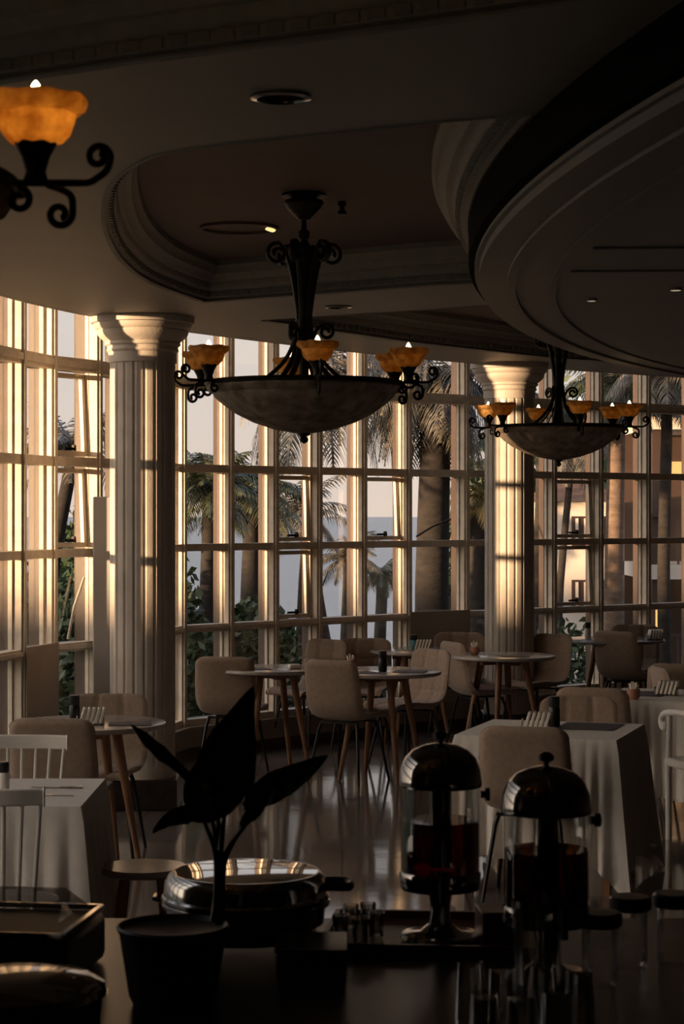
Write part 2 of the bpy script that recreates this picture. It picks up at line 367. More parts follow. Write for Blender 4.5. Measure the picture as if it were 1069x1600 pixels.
# fascia up to the pocket above the windows and the pocket's own soffit
fa = MB(); ev = [Vector((x, y, 0)) for x, y in edge]
fa.add(*(lambda m: (m.v, m.f))(strip(ev, .0, .04, CZ-.001, 3.72)))
struct('trim_1', fa, M['ceil'])
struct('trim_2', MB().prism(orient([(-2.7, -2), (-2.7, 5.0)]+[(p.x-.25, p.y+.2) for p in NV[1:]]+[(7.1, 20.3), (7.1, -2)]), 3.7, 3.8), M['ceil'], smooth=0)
def offset_loop(poly, d):
    n = len(poly); out = []
    for i in range(n):
        a = Vector(poly[i-1]); b = Vector(poly[i]); c = Vector(poly[(i+1) % n])
        t1 = (b-a).normalized(); t2 = (c-b).normalized(); n1 = Vector((-t1.y, t1.x)); n2 = Vector((-t2.y, t2.x))
        m = (n1+n2); m = m/max(.3, m.length_squared)*2 if m.length > 1e-6 else n1
        out.append(tuple(b+m*d))
    return out
PROF = [(-.0, 0), (-.02, -.006), (-.02, .012), (.012, .018), (.012, .05), (.03, .055), (.045, .075), (.05, .10), (.07, .105), (.085, .13), (.105, .14), (.115, .17), (.13, .185), (.13, .216)]
for ci, c in enumerate(cofs):
    n = len(c); mb = MB(); vs = []; fs = []
    for dd, dz in PROF:
        for x, y in offset_loop(c, dd): vs.append((x, y, CZ+dz))
    for k in range(len(PROF)-1):
        for i in range(n): fs.append((k*n+i, k*n+(i+1) % n, (k+1)*n+(i+1) % n, (k+1)*n+i))
    mb.add(vs, fs)
    # dentils in the moulding
    lp = offset_loop(c, .016); lp.append(lp[0]); Lt = sum((Vector(a)-Vector(b)).length for a, b in zip(lp, lp[1:]))
    cnt = int(Lt/.075); rs = resample(lp, cnt+1)
    for i in range(cnt):
        a, b = rs[i], rs[i+1]; mid = (a+b)/2; an = atan2(b.y-a.y, b.x-a.x)
        mb.box((mid.x, mid.y, CZ+.036), (.045, .018, .028), an+.35)
    struct('trim_%d' % (3+ci), mb, M['mold'], smooth=40)
    inn = offset_loop(c, .128)
    struct('ceiling_%d' % (ci+1), MB().prism(inn, KZ, KZ+.02), M['coffer'], smooth=0)
# dropped curved soffit on the right
ys = [-1.9+(15.6+1.9)*k/60 for k in range(61)]
def region(r, y0, y1, x1=6.95): return orient([(arcx(y, r), y) for y in ys if y0 <= y <= y1]+[(x1, y1), (x1, y0)])
sb = MB().prism(region(14.67, -2, 15.7), EYE+1.0, EYE+1.055)
sb.prism(region(14.69, -2, 15.7), EYE+1.03, EYE+1.045)
so = struct('ceiling_4', sb, M['ceil'], smooth=30)
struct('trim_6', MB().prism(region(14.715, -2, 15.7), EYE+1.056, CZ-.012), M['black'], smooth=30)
rg = MB(); rr = [(arcx(y, 14.70), y) for y in ys]; r2 = [(arcx(y, 14.62), y) for y in ys]
for (p, q, z0, z1) in ((rr, r2, CZ-.03, CZ), ([(x+.15, y) for x, y in rr], [(x+.19, y) for x, y in rr], EYE+.985, EYE+1.0), ([(x+.34, y) for x, y in rr], [(x+.37, y) for x, y in rr], EYE+.99, EYE+1.0)):
    vs = []; fs = []
    for a, b in zip(p, q): vs += [(a[0], a[1], z0), (b[0], b[1], z0), (b[0], b[1], z1), (a[0], a[1], z1)]
    for i in range(len(p)-1):
        for k in range(4): fs.append((i*4+k, i*4+(k+1) % 4, i*4+4+(k+1) % 4, i*4+4+k))
    rg.add(vs, fs)
rg.bar((.95, 7.75, EYE+.997), (5, 7.6, EYE+.997), .05, .01); rg.bar((.95, 8.5, EYE+.997), (5, 8.3, EYE+.997), .05, .01)
struct('trim_7', rg, M['mold'], smooth=30)

# recessed lights
def downlight(x, y, z, r, label, on):
    t = thing('recessed_downlight', label, 'ceiling light', (x, y, z))
    MB().lathe([(r, 0), (r, -.008), (r*.8, -.012), (r*.76, -.004), (r*.76, 0)], 32, closed=True).build('ring', M['mold'] if on else M['steeldark'], t)
    MB().lathe([(r*.76, -.003), (.001, -.003)], 32, closed=True).build('lens', M['spot'] if on else M['black'], t)
downlight(-.18, 6.03, CZ, .09, 'unlit round recessed light in the flat ceiling, nearest the top of the picture', False)
downlight(-.02, 12.2, CZ, .08, 'unlit round recessed light in the ceiling strip beyond the coffer, above the large chandelier', False)
downlight(1.17, 9.6, EYE+1.0, .026, 'small lit spotlight in the curved dropped ceiling, the left one of the bright pair', True)
downlight(1.49, 9.14, EYE+1.0, .03, 'small lit spotlight in the curved dropped ceiling, at the right picture edge', True)
t = thing('recessed_downlight', 'large round recessed light in the red coffer with a glowing crescent edge', 'ceiling light', (-.52, 10.35, KZ))
MB().lathe([(.20, 0), (.20, -.012), (.185, -.014), (.18, -.002), (.18, 0)], 48, closed=True).build('ring', M['coffer'], t)
c_ = MB(); vs = []; fs = []
for k in range(17):
    a = R(-38+64*k/16); vs += [(.185*cos(a), .185*sin(a), -.016), (.185*cos(a)-.05*sin(pi*k/16), .185*sin(a)+.0, -.016)]
for k in range(16): fs.append((2*k, 2*k+1, 2*k+3, 2*k+2))
c_.add(vs, fs).build('lit_crescent', emis('crescent', (1, .75, .3), 1.2), t)
t = thing('smoke_detector', 'small round detector hanging in the red coffer beside the chandelier canopy', 'smoke detector', (0.0, 9.5, KZ))
MB().lathe([(.02, 0), (.02, -.02), (.012, -.025), (.012, -.04), (.022, -.045), (.02, -.06), (0, -.062)], 20).build('body', M['iron'], t)

# ------------------------------------------------------------------ columns
def column(x, y, label, s=1):
    t = thing('fluted_column', label, 'column', (x, y, 0))
    MB().box((0, 0, .095), (.47, .47, .19)).build('plinth', M['plinth'], t, bevel=.008)
    n = 200; vs = []; fs = []; zs = [.19, .24, .27, .30, 1.0, 1.8, 2.5, 2.76, 2.79]
    for z in zs:
        for k in range(n):
            a = 2*pi*k/n; ph = (a*20/(2*pi)) % 1
            g = (.009*max(0, sin(pi*min(1, max(0, (ph-.34)/.32))))**.6) if .27 < z < 2.78 else 0
            r = (.212 if z < .26 else .205)-g; vs.append((r*cos(a), r*sin(a), z))
    for i in range(len(zs)-1):
        for k in range(n): fs.append((i*n+k, i*n+(k+1) % n, (i+1)*n+(k+1) % n, (i+1)*n+k))
    MB().add(vs, fs).build('shaft', M['column'], t, smooth=25)
    MB().lathe([(.2, 2.785), (.215, 2.787), (.215, 2.85), (.222, 2.855), (.228, 2.865), (.222, 2.875), (.222, 2.89), (.235, 2.895), (.24, 2.905), (.235, 2.915),
                (.245, 2.925), (.27, 2.945), (.285, 2.965), (.29, 2.985), (.285, 2.99), (.295, 2.995), (.305, 3.01), (.31, 3.03), (.325, 3.035), (.325, CZ-.001), (.001, CZ-.001)], 72).build('capital', M['column'], t, smooth=40)
column(-1.256, 12.9, 'white fluted column on a dark plinth, nearer one on the left')
column(1.39, 17.0, 'white fluted column lit by low sun, farther one on the right beside the round table')
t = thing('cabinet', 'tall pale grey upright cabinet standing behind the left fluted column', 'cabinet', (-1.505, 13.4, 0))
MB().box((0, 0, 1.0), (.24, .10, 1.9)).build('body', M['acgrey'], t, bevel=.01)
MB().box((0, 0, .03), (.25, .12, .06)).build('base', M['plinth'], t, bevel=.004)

# ------------------------------------------------------------------ chandeliers
def spiral(cx, cz, r0, r1, a0, a1, n=26):
    return [(cx+(r0+(r1-r0)*k/n)*cos(a0+(a1-a0)*k/n), 0, cz+(r0+(r1-r0)*k/n)*sin(a0+(a1-a0)*k/n)) for k in range(n+1)]
def chandelier(loc, label, rz=0):
    t = thing('chandelier', label, 'chandelier', loc, rz, 'bowl chandeliers'); rim = -.86
    MB().lathe([(.10, 0), (.10, -.012), (.05, -.018), (.085, -.03), (.09, -.045), (.075, -.07), (.045, -.10), (.025, -.12), (.0, -.122)], 32).build('canopy', M['iron'], t)
    MB().lathe([(.012, -.11), (.012, -.16), (.025, -.17), (.025, -.20), (.015, -.21), (.03, -.235), (.03, -.26), (.018, -.28), (.018, -.55), (.035, -.57), (.035, -.6), (.022, -.63), (.022, rim-.02)], 20).build('stem', M['iron'], t)
    for k in range(6):
        Z = Matrix.Rotation(R(60*k+12), 4, 'Z'); mb = MB()
        pts = spiral(.125, -.275, .012, .05, R(-400), R(90))[:-1] + [tuple(p) for p in smooth_curve([(.115, 0, -.226), (.085, 0, -.27), (.058, 0, -.36), (.035, 0, -.5), (.03, 0, -.58), (.05, 0, -.68), (.10, 0, -.77), (.19, 0, rim+.012)], 6)]
        mb.tube(pts, .0095, 8, mtx=Z, flat=1.6); mb.build('strap', M['iron'], t)
    for k in range(3):
        Z = Matrix.Rotation(R(120*k+2), 4, 'Z'); mb = MB()
        pts = spiral(.10, -.625, .01, .036, R(-380), R(90))[:-1]+[tuple(p) for p in smooth_curve([(.09, 0, -.59), (.055, 0, -.62), (.04, 0, -.68), (.06, 0, -.75), (.13, 0, rim+.015)], 6)]
        mb.tube(pts, .008, 8, mtx=Z); mb.build('lower_scroll', M['iron'], t)
    # rim band, ribs of carved bowl
    mb = MB(); mb.lathe([(.445, rim+.012), (.452, rim), (.445, rim-.01), (.43, rim-.012), (.43, rim+.012)], 64, closed=True)
    for k in range(3):
        a = R(60*k-12); mb.bar((-.44*cos(a), -.44*sin(a), rim+.004), (.44*cos(a), .44*sin(a), rim+.004), .014, .008)
    mb.build('rim_band', M['iron'], t)
    pr = [(.436, 0), (.44, -.02), (.425, -.04), (.41, -.046), (.405, -.06), (.37, -.092), (.31, -.135), (.23, -.175), (.14, -.205), (.05, -.222), (.001, -.225)]
    n = 144; vs = []; fs = []
    for i, (r, z) in enumerate(pr):
        for k in range(n):
            a = 2*pi*k/n; g = 1+(.008*sin(a*24+i*.9) if 0 < i < 9 else 0); vs.append((r*g*cos(a), r*g*sin(a), rim+z))
    for i in range(len(pr)-1):
        for k in range(n): fs.append((i*n+k, i*n+(k+1) % n, (i+1)*n+(k+1) % n, (i+1)*n+k))
    MB().add(vs, fs).build('bowl', M['bowl'], t)
    MB().lathe([(.02, rim-.215), (.03, rim-.226), (.03, rim-.232), (.012, rim-.238), (.02, rim-.25), (.018, rim-.262), (0, rim-.272)], 20).build('finial', M['iron'], t)
    for adeg in (-12, -82, -150, 168, 98, 30):
        Z = Matrix.Rotation(R(adeg), 4, 'Z'); mb = MB()
        mb.tube([(.42, 0, rim)]+[(.42+.15*k/5, 0, rim+.0) for k in range(1, 6)]+[tuple(p) for p in smooth_curve([(.58, 0, rim+.003), (.605, 0, rim+.022), (.612, 0, rim+.046)], 4)] + spiral(.59, rim+.046, .022, .007, 0, R(430)), .0065, 8, mtx=Z)
        mb.tube([tuple(p) for p in smooth_curve([(.50, 0, rim-.003), (.54, 0, rim-.02), (.545, 0, rim-.05)], 4)] + spiral(.522, rim-.055, .023, .007, 0, R(-430)), .0065, 8, mtx=Z)
        mb.tube(spiral(.45, rim-.03, .022, .006, R(90), R(-340)), .0065, 8, mtx=Z)
        arm = mb.build('arm', M['iron'], t)
        c = Z @ Vector((.48, 0, 0))
        MB().lathe([(.022, rim+.005), (.018, rim+.02), (.025, rim+.045), (.036, rim+.065), (.038, rim+.07)], 20, (c.x, c.y, 0)).build('candle_holder', M['iron'], arm)
        vs = []; fs = []; n = 48
        pr = [(.03, .066), (.046, .072), (.060, .086), (.068, .104), (.071, .120), (.082, .126), (.090, .134), (.092, .145), (.088, .152), (.078, .150), (.066, .128), (.060, .11), (.04, .082), (.002, .075)]
        for i, (r, z) in enumerate(pr):
            for k in range(n):
                a = 2*pi*k/n; g = 1+.008*sin(a*11+i*2)*(i > 1); vs.append((c.x+r*g*cos(a), c.y+r*g*sin(a), rim+z+.002*sin(a*7+i)))
        for i in range(len(pr)-1):
            for k in range(n): fs.append((i*n+k, i*n+(k+1) % n, (i+1)*n+(k+1) % n, (i+1)*n+k))
        MB().add(vs, fs).build('cup_shade', M['cup'], arm)
        MB().lathe([(.010, .09), (.015, .12), (.0165, .14), (.013, .158), (.006, .174), (.001, .18)], 16, (c.x, c.y, rim)).build('bulb', M['bulb'], arm)
    return t
ch = chandelier((-.172, 9.27, KZ), 'large bowl chandelier with amber cups hanging from the red coffer, centre')
dup(ch, (1.48, 14.0, KZ), R(3), 'smaller-looking bowl chandelier in front of the right fluted column')
near = dup(ch, (-1.02, 3.61, KZ), R(82), 'nearest chandelier with a glowing amber cup and iron scroll cut by the top left edge')

bb = None
for arm in kids(near):
    for g in kids(arm):
        if g.name.startswith('bulb'):
            if bb is None: bb = True
            g.data = g.data.copy(); g.data.materials[0] = M['bulb_bright']
# ------------------------------------------------------------------ furniture builders
def chair_shell(v0, v1, rows):
    prof = smooth_curve([(-.235, .425), (-.225, .448), (-.10, .458), (.06, .450), (.145, .468), (.195, .53), (.215, .63), (.232, .74), (.245, .82), (.250, .845)], 8)
    prof = resample(prof, 101)
    def W(v):
        if v < .12: return .185+.03*sin(v/.12*pi/2)
        if v < .45: return .215+.005*sin((v-.12)/.33*pi)
        if v < .9: return .215+.008*sin((v-.45)/.45*pi)
        q = (v-.9)/.1; return .215*(1-.16*q**4)
    nu = 25; F = []; B = []
    for j in range(rows+1):
        v = v0+(v1-v0)*j/rows; i = v*100; i0 = min(99, int(i)); p = prof[i0].lerp(prof[i0+1], i-i0)
        a = prof[max(0, i0-2)]; b = prof[min(100, i0+3)]; t = (b-a).normalized(); nn = Vector((-t.y, t.x, 0))   # normal in (y,z)
        rf = []; rb = []
        for k in range(nu):
            u = -1+2*k/(nu-1); w = W(v); x = w*u
            wrap = .035*abs(u)**3*(1-.4*v)
            tuft = .007
            for s in (-.34, .34): tuft -= .010*math.exp(-((u-s)/.045)**2)
            for sv in (.62, .80, .28): tuft -= .009*math.exp(-((v-sv)/.010)**2)
            ed = max(0, abs(u)-.86)/.14; tuft -= .016*ed**2
            ev = max(0, v-.965)/.035; tuft -= .012*ev**2; es = max(0, .03-v)/.03; tuft -= .01*es
            top = -.016*abs(u)**7*max(0, (v-.85)/.15)
            yy = p.x+nn.x*(wrap+tuft); zz = p.y+nn.y*(wrap+tuft)+top
            th = .042*(1-.75*ed**2)*(1-.7*ev**2)*(1-.5*es)
            rf.append((x, yy, zz)); rb.append((x*1.0, p.x+nn.x*(wrap-th*.75), p.y+nn.y*(wrap-th*.75)+top))
        F.append(rf); B.append(rb)
    vs = [q for r in F for q in r]+[q for r in B for q in r]; o = (rows+1)*nu; fs = []
    for j in range(rows):
        for k in range(nu-1):
            a = j*nu+k; fs.append((a, a+1, a+nu+1, a+nu)); fs.append((o+a, o+a+nu, o+a+nu+1, o+a+1))
    for j in range(rows):
        a = j*nu; fs.append((a, a+nu, o+a+nu, o+a)); a = j*nu+nu-1; fs.append((a, o+a, o+a+nu, a+nu))
    for k in range(nu-1):
        fs.append((k, o+k, o+k+1, k+1)); a = rows*nu+k; fs.append((a, a+1, o+a+1, o+a))
    return MB().add(vs, fs)
def make_chair(label):
    t = thing('dining_chair', label, 'chair', (0, 0, 0), 0, 'beige upholstered dining chairs')
    chair_shell(0, .47, 24).build('seat', M['fabric'], t, smooth=60); chair_shell(.47, 1, 34).build('backrest', M['fabric'], t, smooth=60)
    u = MB()
    for sy in (-1, 1): u.bar((-.15, sy*.12, .408), (.15, sy*.12, .408), .022, .014)
    u.bar((0, -.12, .408), (0, .12, .408), .022, .014); u.box((0, 0, .417), (.2, .2, .006)); u.build('under_frame', M['legblack'], t)
    for sx in (-1, 1):
        for sy in (-1, 1):
            MB().tube([(sx*.14, sy*.115, .412), (sx*.155, sy*.135, .36), (sx*.205, sy*.20, 0)], [.012, .012, .009], 8).build('leg', M['legblack'], t)
    return t
proto = None
def chair(px, d, face, label, fwd=0):     # d: distance of the top of the back; face: degrees, 0 = looks towards the camera
    global proto
    x = (px-534.5)/3200*d; y = d; a = R(face)
    # chair origin lies .245 in front of the backrest top
    ox = x+.245*sin(a)*-1; oy = y-.245*cos(a)
    ox = x+sin(a)*.245; oy = y-cos(a)*.245
    if proto is None: proto = make_chair(label); proto.location = (ox, oy, 0); proto.rotation_euler = (0, 0, a); return proto
    return dup(proto, (ox, oy, 0), a, label)
# facing: rotation a about z turns local -y (front) to (sin a, -cos a)
chair(350, 14.25, 168, 'beige upholstered chair with its back to us, left of the centre round table')
chair(515, 13.9, 148, 'beige upholstered chair turned away, between the two centre round tables')
chair(512, 16.2, -42, 'beige tufted chair facing left below the windows, behind the left centre table')
chair(570, 16.35, -8, 'beige tufted chair facing us below the windows, behind the centre round table')
chair(676, 15.05, -52, 'beige tufted chair pointing left at the right side of the centre round table')
chair(706, 15.9, 112, 'beige chair turned to the right, left of the round table before the right column')
chair(718, 17.15, -10, 'small beige tufted chair facing us left of the right fluted column')
chair(866, 16.9, -48, 'beige tufted chair facing left just right of the right fluted column')
chair(960, 17.3, 140, 'beige chair seen from behind at the far right window table')
chair(993, 18.35, -18, 'beige tufted chair facing us against the far right windows')
chair(80, 10.0, 174, 'large beige chair back seen from behind at the left round table')
chair(172, 11.35, -4, 'beige tufted chair facing us in front of the left fluted column')
chair(818, 9.62, 165, 'beige chair seen from behind in front of the square clothed table')
chair(905, 11.2, -14, 'beige tufted chair facing us behind the square clothed table')
chair(925, 11.75, 160, 'beige chair back just behind the chair across the square clothed table')
chair(1062, 13.6, 165, 'beige chair back cut by the right edge above the white scrolled armchair')
chair(1030, 13.3, 95, 'beige chair seen edge-on between the far right window table and the second clothed table')

ttop = None
def round_table(x, y, rz, label, dark=False, r=.4, h=.75):
    t = thing('round_table', label, 'table', (x, y, 0), rz)
    MB().lathe([(.001, h-.028), (r-.012, h-.028), (r-.002, h-.022), (r, h-.012), (r-.004, h-.002), (r-.01, h), (.001, h)], 64).build('tabletop', M['tabledark' if dark else 'tabletop'], t)
    f = MB(); f.bar((-.2, 0, h-.05), (.2, 0, h-.05), .05, .04); f.bar((0, -.2, h-.05), (0, .2, h-.05), .05, .04); f.build('under_frame', M['oak'], t)
    for k in range(4):
        a = R(45+90*k); c, s = cos(a), sin(a)
        MB().tube([(.17*c, .17*s, h-.03), (.20*c, .20*s, h-.2), (.31*c, .31*s, 0)], [.027, .025, .014], 12).build('leg', M['oak'], t)
    return t
round_table(-.50, 14.45, R(20), 'pale round table between the two chairs seen from behind, left of centre', r=.38)
round_table(.27, 14.2, R(65), 'pale round table with oak legs at the centre of the room', r=.42)
round_table(.60, 16.35, R(10), 'pale round table below the window, farthest of the middle group, holding a teal bottle', r=.38)
round_table(1.24, 15.75, R(30), 'pale round table in front of the right fluted column')
round_table(2.36, 17.75, R(15), 'dark-topped round table by the far right windows', dark=True, r=.44)
round_table(-1.33, 10.72, R(22), 'pale round table with oak legs before the left fluted column', r=.41)

def cloth(c, half, rz, L, label, seed, group='draped tablecloths', zt=.757):
    rnd = random.Random(seed); N = 480; rings = 14; vs = []; fs = []
    ph = [rnd.uniform(0, 6.28) for _ in range(4)]
    drop = (L-2*half)/2
    for k in range(rings+1):
        q = k/rings
        for i in range(N):
            s = i/N*4; side = int(s); u = (s-side)*2-1
            base = [(u, -1), (1, u), (-u, 1), (-1, -u)][side]
            nrm = [(0, -1), (1, 0), (0, 1), (-1, 0)][side]
            cn = abs(u)**14                                      # corner weight
            dirn = Vector((nrm[0], nrm[1])).lerp(Vector((math.copysign(1, base[0]) if abs(base[0]) > .01 else 0, math.copysign(1, base[1]) if abs(base[1]) > .01 else 0)).normalized() if cn > .02 else Vector(nrm), cn)
            a = i/N*2*pi
            fold = abs(sin(a*21+ph[0]+1.2*sin(a*5+ph[1])))**1.3*.050*(.45+.55*sin(a*7+ph[3])**2)+(.5+.5*sin(a*9+ph[2]))*.03
            off = .006+q**.8*(.015+fold*(.55+.6*q)+cn*.05)
            x = base[0]*half+dirn.x*off; y = base[1]*half+dirn.y*off
            z = zt-(.0 if k == 0 else (.004+q*(drop*(1+.3*abs(u)**6)+.010*sin(a*16))))
            if k == 0: x = base[0]*half*1.0; y = base[1]*half*1.0
            vs.append((x, y, max(.012, z)))
    for k in range(rings):
        for i in range(N): fs.append((k*N+i, (k+1)*N+i, (k+1)*N+(i+1) % N, k*N+(i+1) % N))
    vs.append((0, 0, zt)); ci = len(vs)-1
    for i in range(N): fs.append((ci, i, (i+1) % N))
    o = MB().add(vs, fs).build('tablecloth', M['cloth'], None, smooth=50); o.location = (*c, 0); o.rotation_euler = (0, 0, rz)
    return tag(o, label, 'tablecloth', group)
def square_table(c, half, rz, label):
    t = thing('square_table', label, 'table', (*c, 0), rz)
    MB().box((0, 0, .737), (2*half-.006, 2*half-.006, .03)).build('tabletop', M['oak'], t, bevel=.003)
    for sx in (-1, 1):
        for sy in (-1, 1): MB().bar((sx*(half-.06), sy*(half-.06), 0), (sx*(half-.06), sy*(half-.06), .72), .04).build('leg', M['oak'], t)
square_table((-1.37, 8.0), .40, 0, 'square table hidden under the left white cloth')
cloth((-1.37, 8.0), .40, 0, 1.95, 'white tablecloth hanging in folds at the left edge, under dark cutlery', 3)
square_table((1.055, 10.3), .40, R(-18), 'square table hidden under the right white cloth with napkins')
cloth((1.055, 10.3), .40, R(-18), 1.95, 'white tablecloth on the square table right of the juice dispensers', 8)
square_table((2.02, 12.2), .42, R(-18), 'square table hidden under the cloth cut by the right edge')
cloth((2.02, 12.2), .42, R(-18), 1.95, 'white tablecloth cut by the right picture edge beside the scrolled armchair', 12)

def spindle_chair(x, y, rz, label):
    t = thing('spindle_chair', label, 'chair', (x, y, 0), rz, 'white spindle chairs')
    vs = [Vector(p) for p in smooth_curve([(-.20, .20), (-.1, .225), (0, .232), (.1, .225), (.20, .20)], 5)]
    r = MB(); n = len(vs); V = []; F = []
    for p in vs:
        V += [(p.x, p.y-.011, .825), (p.x, p.y+.011, .825), (p.x, p.y+.014, .885), (p.x, p.y-.008, .885)]
    for i in range(n-1):
        for k in range(4): F.append((i*4+k, i*4+(k+1) % 4, i*4+4+(k+1) % 4, i*4+4+k))
    F += [(0, 1, 2, 3), tuple((n-1)*4+k for k in (3, 2, 1, 0))]
    r.add(V, F).build('top_rail', M['whitewood'], t, bevel=.006)
    for k in range(7):
        u = -1+2*k/6
        MB().tube([(u*.155, .17+.015*(1-u*u), .45), (u*.185, .20+.03*(1-u*u), .835)], [.009, .0075], 10).build('spindle', M['whitewood'], t)
    pl = [(.21*cos(a)*(1+.06*cos(2*a)), .20*sin(a)) for a in [2*pi*k/36 for k in range(36)]]
    MB().prism(pl, .43, .457).build('seat', M['whitewood'], t, bevel=.006)
    for sx in (-1, 1):
        for sy in (-1, 1): MB().tube([(sx*.13, sy*.13, .435), (sx*.15, sy*.15, .25), (sx*.19, sy*.19, 0)], [.015, .017, .011], 10).build('leg', M['whitewood'], t)
    return t
sc = spindle_chair(-1.385, 8.64, 0, 'white spindle-back chair behind the left clothed table')
dup(sc, (-1.24, 7.36, 0), R(180), 'white spindle-back chair in shade, nearest at the left edge before the clothed table')

# white armchair with scrolled arms, cut by right edge
t = thing('scrolled_armchair', 'white armchair with curled arms cut by the right picture edge', 'chair', (2.10, 11.45, 0), R(195))
MB().box((0, 0, .44), (.46, .44, .05)).build('seat', M['whitewood'], t, bevel=.015)
for sx in (-1, 1):
    MB().tube([tuple(p) for p in smooth_curve([(sx*.22, .22, .44), (sx*.23, .24, .62), (sx*.235, .20, .72), (sx*.24, .05, .735), (sx*.245, -.14, .72), (sx*.245, -.21, .685), (sx*.245, -.20, .64), (sx*.245, -.165, .635), (sx*.245, -.155, .67)], 6)], .018, 10).build('arm', M['whitewood'], t)
    MB().tube([(sx*.21, -.19, 0), (sx*.21, -.19, .43), (sx*.235, -.12, .72)], [.018, .02, .015], 10).build('leg', M['whitewood'], t)
    MB().tube([(sx*.20, .24, 0), (sx*.2, .2, .43)], [.015, .02], 10).build('leg', M['whitewood'], t)
MB().tube([tuple(p) for p in smooth_curve([(-.22, .21, .44), (-.235, .26, .7), (-.22, .29, .86), (-.16, .30, .90), (-.12, .30, .86), (-.15, .30, .83)], 6)], .018, 10).tube([tuple(p) for p in smooth_curve([(.22, .21, .44), (.235, .26, .7), (.22, .29, .86), (.16, .30, .90), (.12, .30, .86), (.15, .30, .83)], 6)], .018, 10).tube([(-.21, .27, .78), (0, .28, .81), (.21, .27, .78)], .014, 10).build('backrest', M['whitewood'], t)
# small stool behind the chafing dish
t = thing('stool', 'low pale wooden stool with round seat behind the chafing dish', 'stool', (-.78, 8.05, 0))
MB().lathe([(.001, .43), (.16, .43), (.17, .44), (.165, .46), (.001, .462)], 40).build('seat', M['tabletop'], t)
for k in range(4):
    a = R(45+90*k); MB().tube([(.10*cos(a), .10*sin(a), .435), (.16*cos(a), .16*sin(a), 0)], [.017, .013], 10).build('leg', M['oak'], t)
MB().bar((-.09, -.09, .2), (.09, -.09, .2), .014).bar((-.09, .09, .2), (.09, .09, .2), .014).build('stretcher', M['oak'], t)

# ------------------------------------------------------------------ things on the tables
def napkins(x, y, z, rz, label, n=5, base=True):
    t = thing('napkin_holder', label, 'napkin holder', (x, y, z), rz, 'napkin holders')
    MB().box((0, 0, .004), (.14, .08, .006)).bar((-.068, 0, .004), (-.068, 0, .05), .006, .06).bar((.068, 0, .004), (.068, 0, .05), .006, .06).build('holder', M['steel'], t, bevel=.002)
    for k in range(n):
        q = Matrix.Translation((-.05+.1*k/(n-1), 0, .008)) @ Matrix.Rotation(R(16), 4, 'Y')
        MB().box((0, 0, .042), (.016, .075, .082), mtx=q).build('napkin', M['napkin'], t, bevel=.004)
    return t
nh = napkins(-1.30, 10.58, .751, R(8), 'napkin holder with white folded napkins on the left round table')
dup(nh, (.63, 16.2, .751), R(-5), 'napkin holder with white napkins beside the teal bottle on the far middle table')
dup(nh, (.975, 10.30, .758), R(-10), 'napkin holder with white napkins on the square clothed table')
dup(nh, (1.93, 12.2, .758), R(-20), 'napkin holder with white napkins on the table cut by the right edge')
dup(nh, (2.68, 17.60, .751), R(12), 'napkin holder with white napkins on the dark table by the far right windows')
def bottle(x, y, z, label, body, h=.13, r=.026):
    t = thing('sauce_bottle', label, 'bottle', (x, y, z), 0, 'small table bottles')
    MB().lathe([(r*.9, 0), (r, .006), (r, h*.6), (r*.85, h*.68)], 24).build('body', body, t)
    MB().lathe([(r*.9, h*.66), (r*.95, h*.7), (r*.95, h), (r*.8, h+.004)], 24).build('cap', M['blackpl'], t)
bottle(-1.395, 10.68, .751, 'black bottle behind the napkins on the left round table', M['blackpl'], .14, .028)
bottle(.57, 16.3, .751, 'teal bottle with black cap on the far middle table', M['teal'], .12, .03)
bottle(.28, 14.1, .751, 'tall black bottle on the centre round table', M['blackpl'], .14, .03)
bottle(2.13, 17.75, .751, 'pale bottle with black cap on the dark table by the far right windows', M['whitewood'], .14, .026)
bottle(1.08, 10.42, .758, 'black bottle right of the napkins on the square clothed table', M['blackpl'], .15, .03)
bottle(-1.325, 8.02, .758, 'pale grinder with black cap on the left clothed table', M['whitewood'], .11, .022)
def pot(x, y, z, label):
    t = thing('small_pot', label, 'pot', (x, y, z), 0, 'small clay pots')
    MB().lathe([(.022, 0), (.034, .012), (.04, .035), (.036, .06), (.032, .062), (.03, .05), (.001, .05)], 24).build('body', M['terracotta'], t)
    b = MB()
    for k in range(7): a = k*.9; b.bar((.012*cos(a), .012*sin(a), .045), (.028*cos(a), .028*sin(a), .085+.01*(k % 3)), .012, .005)
    b.build('sachets', M['napkin'], t)
pot(1.02, 15.75, .751, 'small clay pot of sachets on the round table in front of the right column')
pot(1.70, 11.93, .758, 'small clay pot of sachets on the table cut by the right edge')
pot(.06, 14.35, .751, 'small clay pot of sachets just behind the middle chair back')
tag(MB().box((-.33, 14.35, .768), (.09, .07, .032), .2).build('folded_napkin', M['napkin'], bevel=.01), 'folded white napkin on the left of the two centre tables', 'napkin')
k = 0
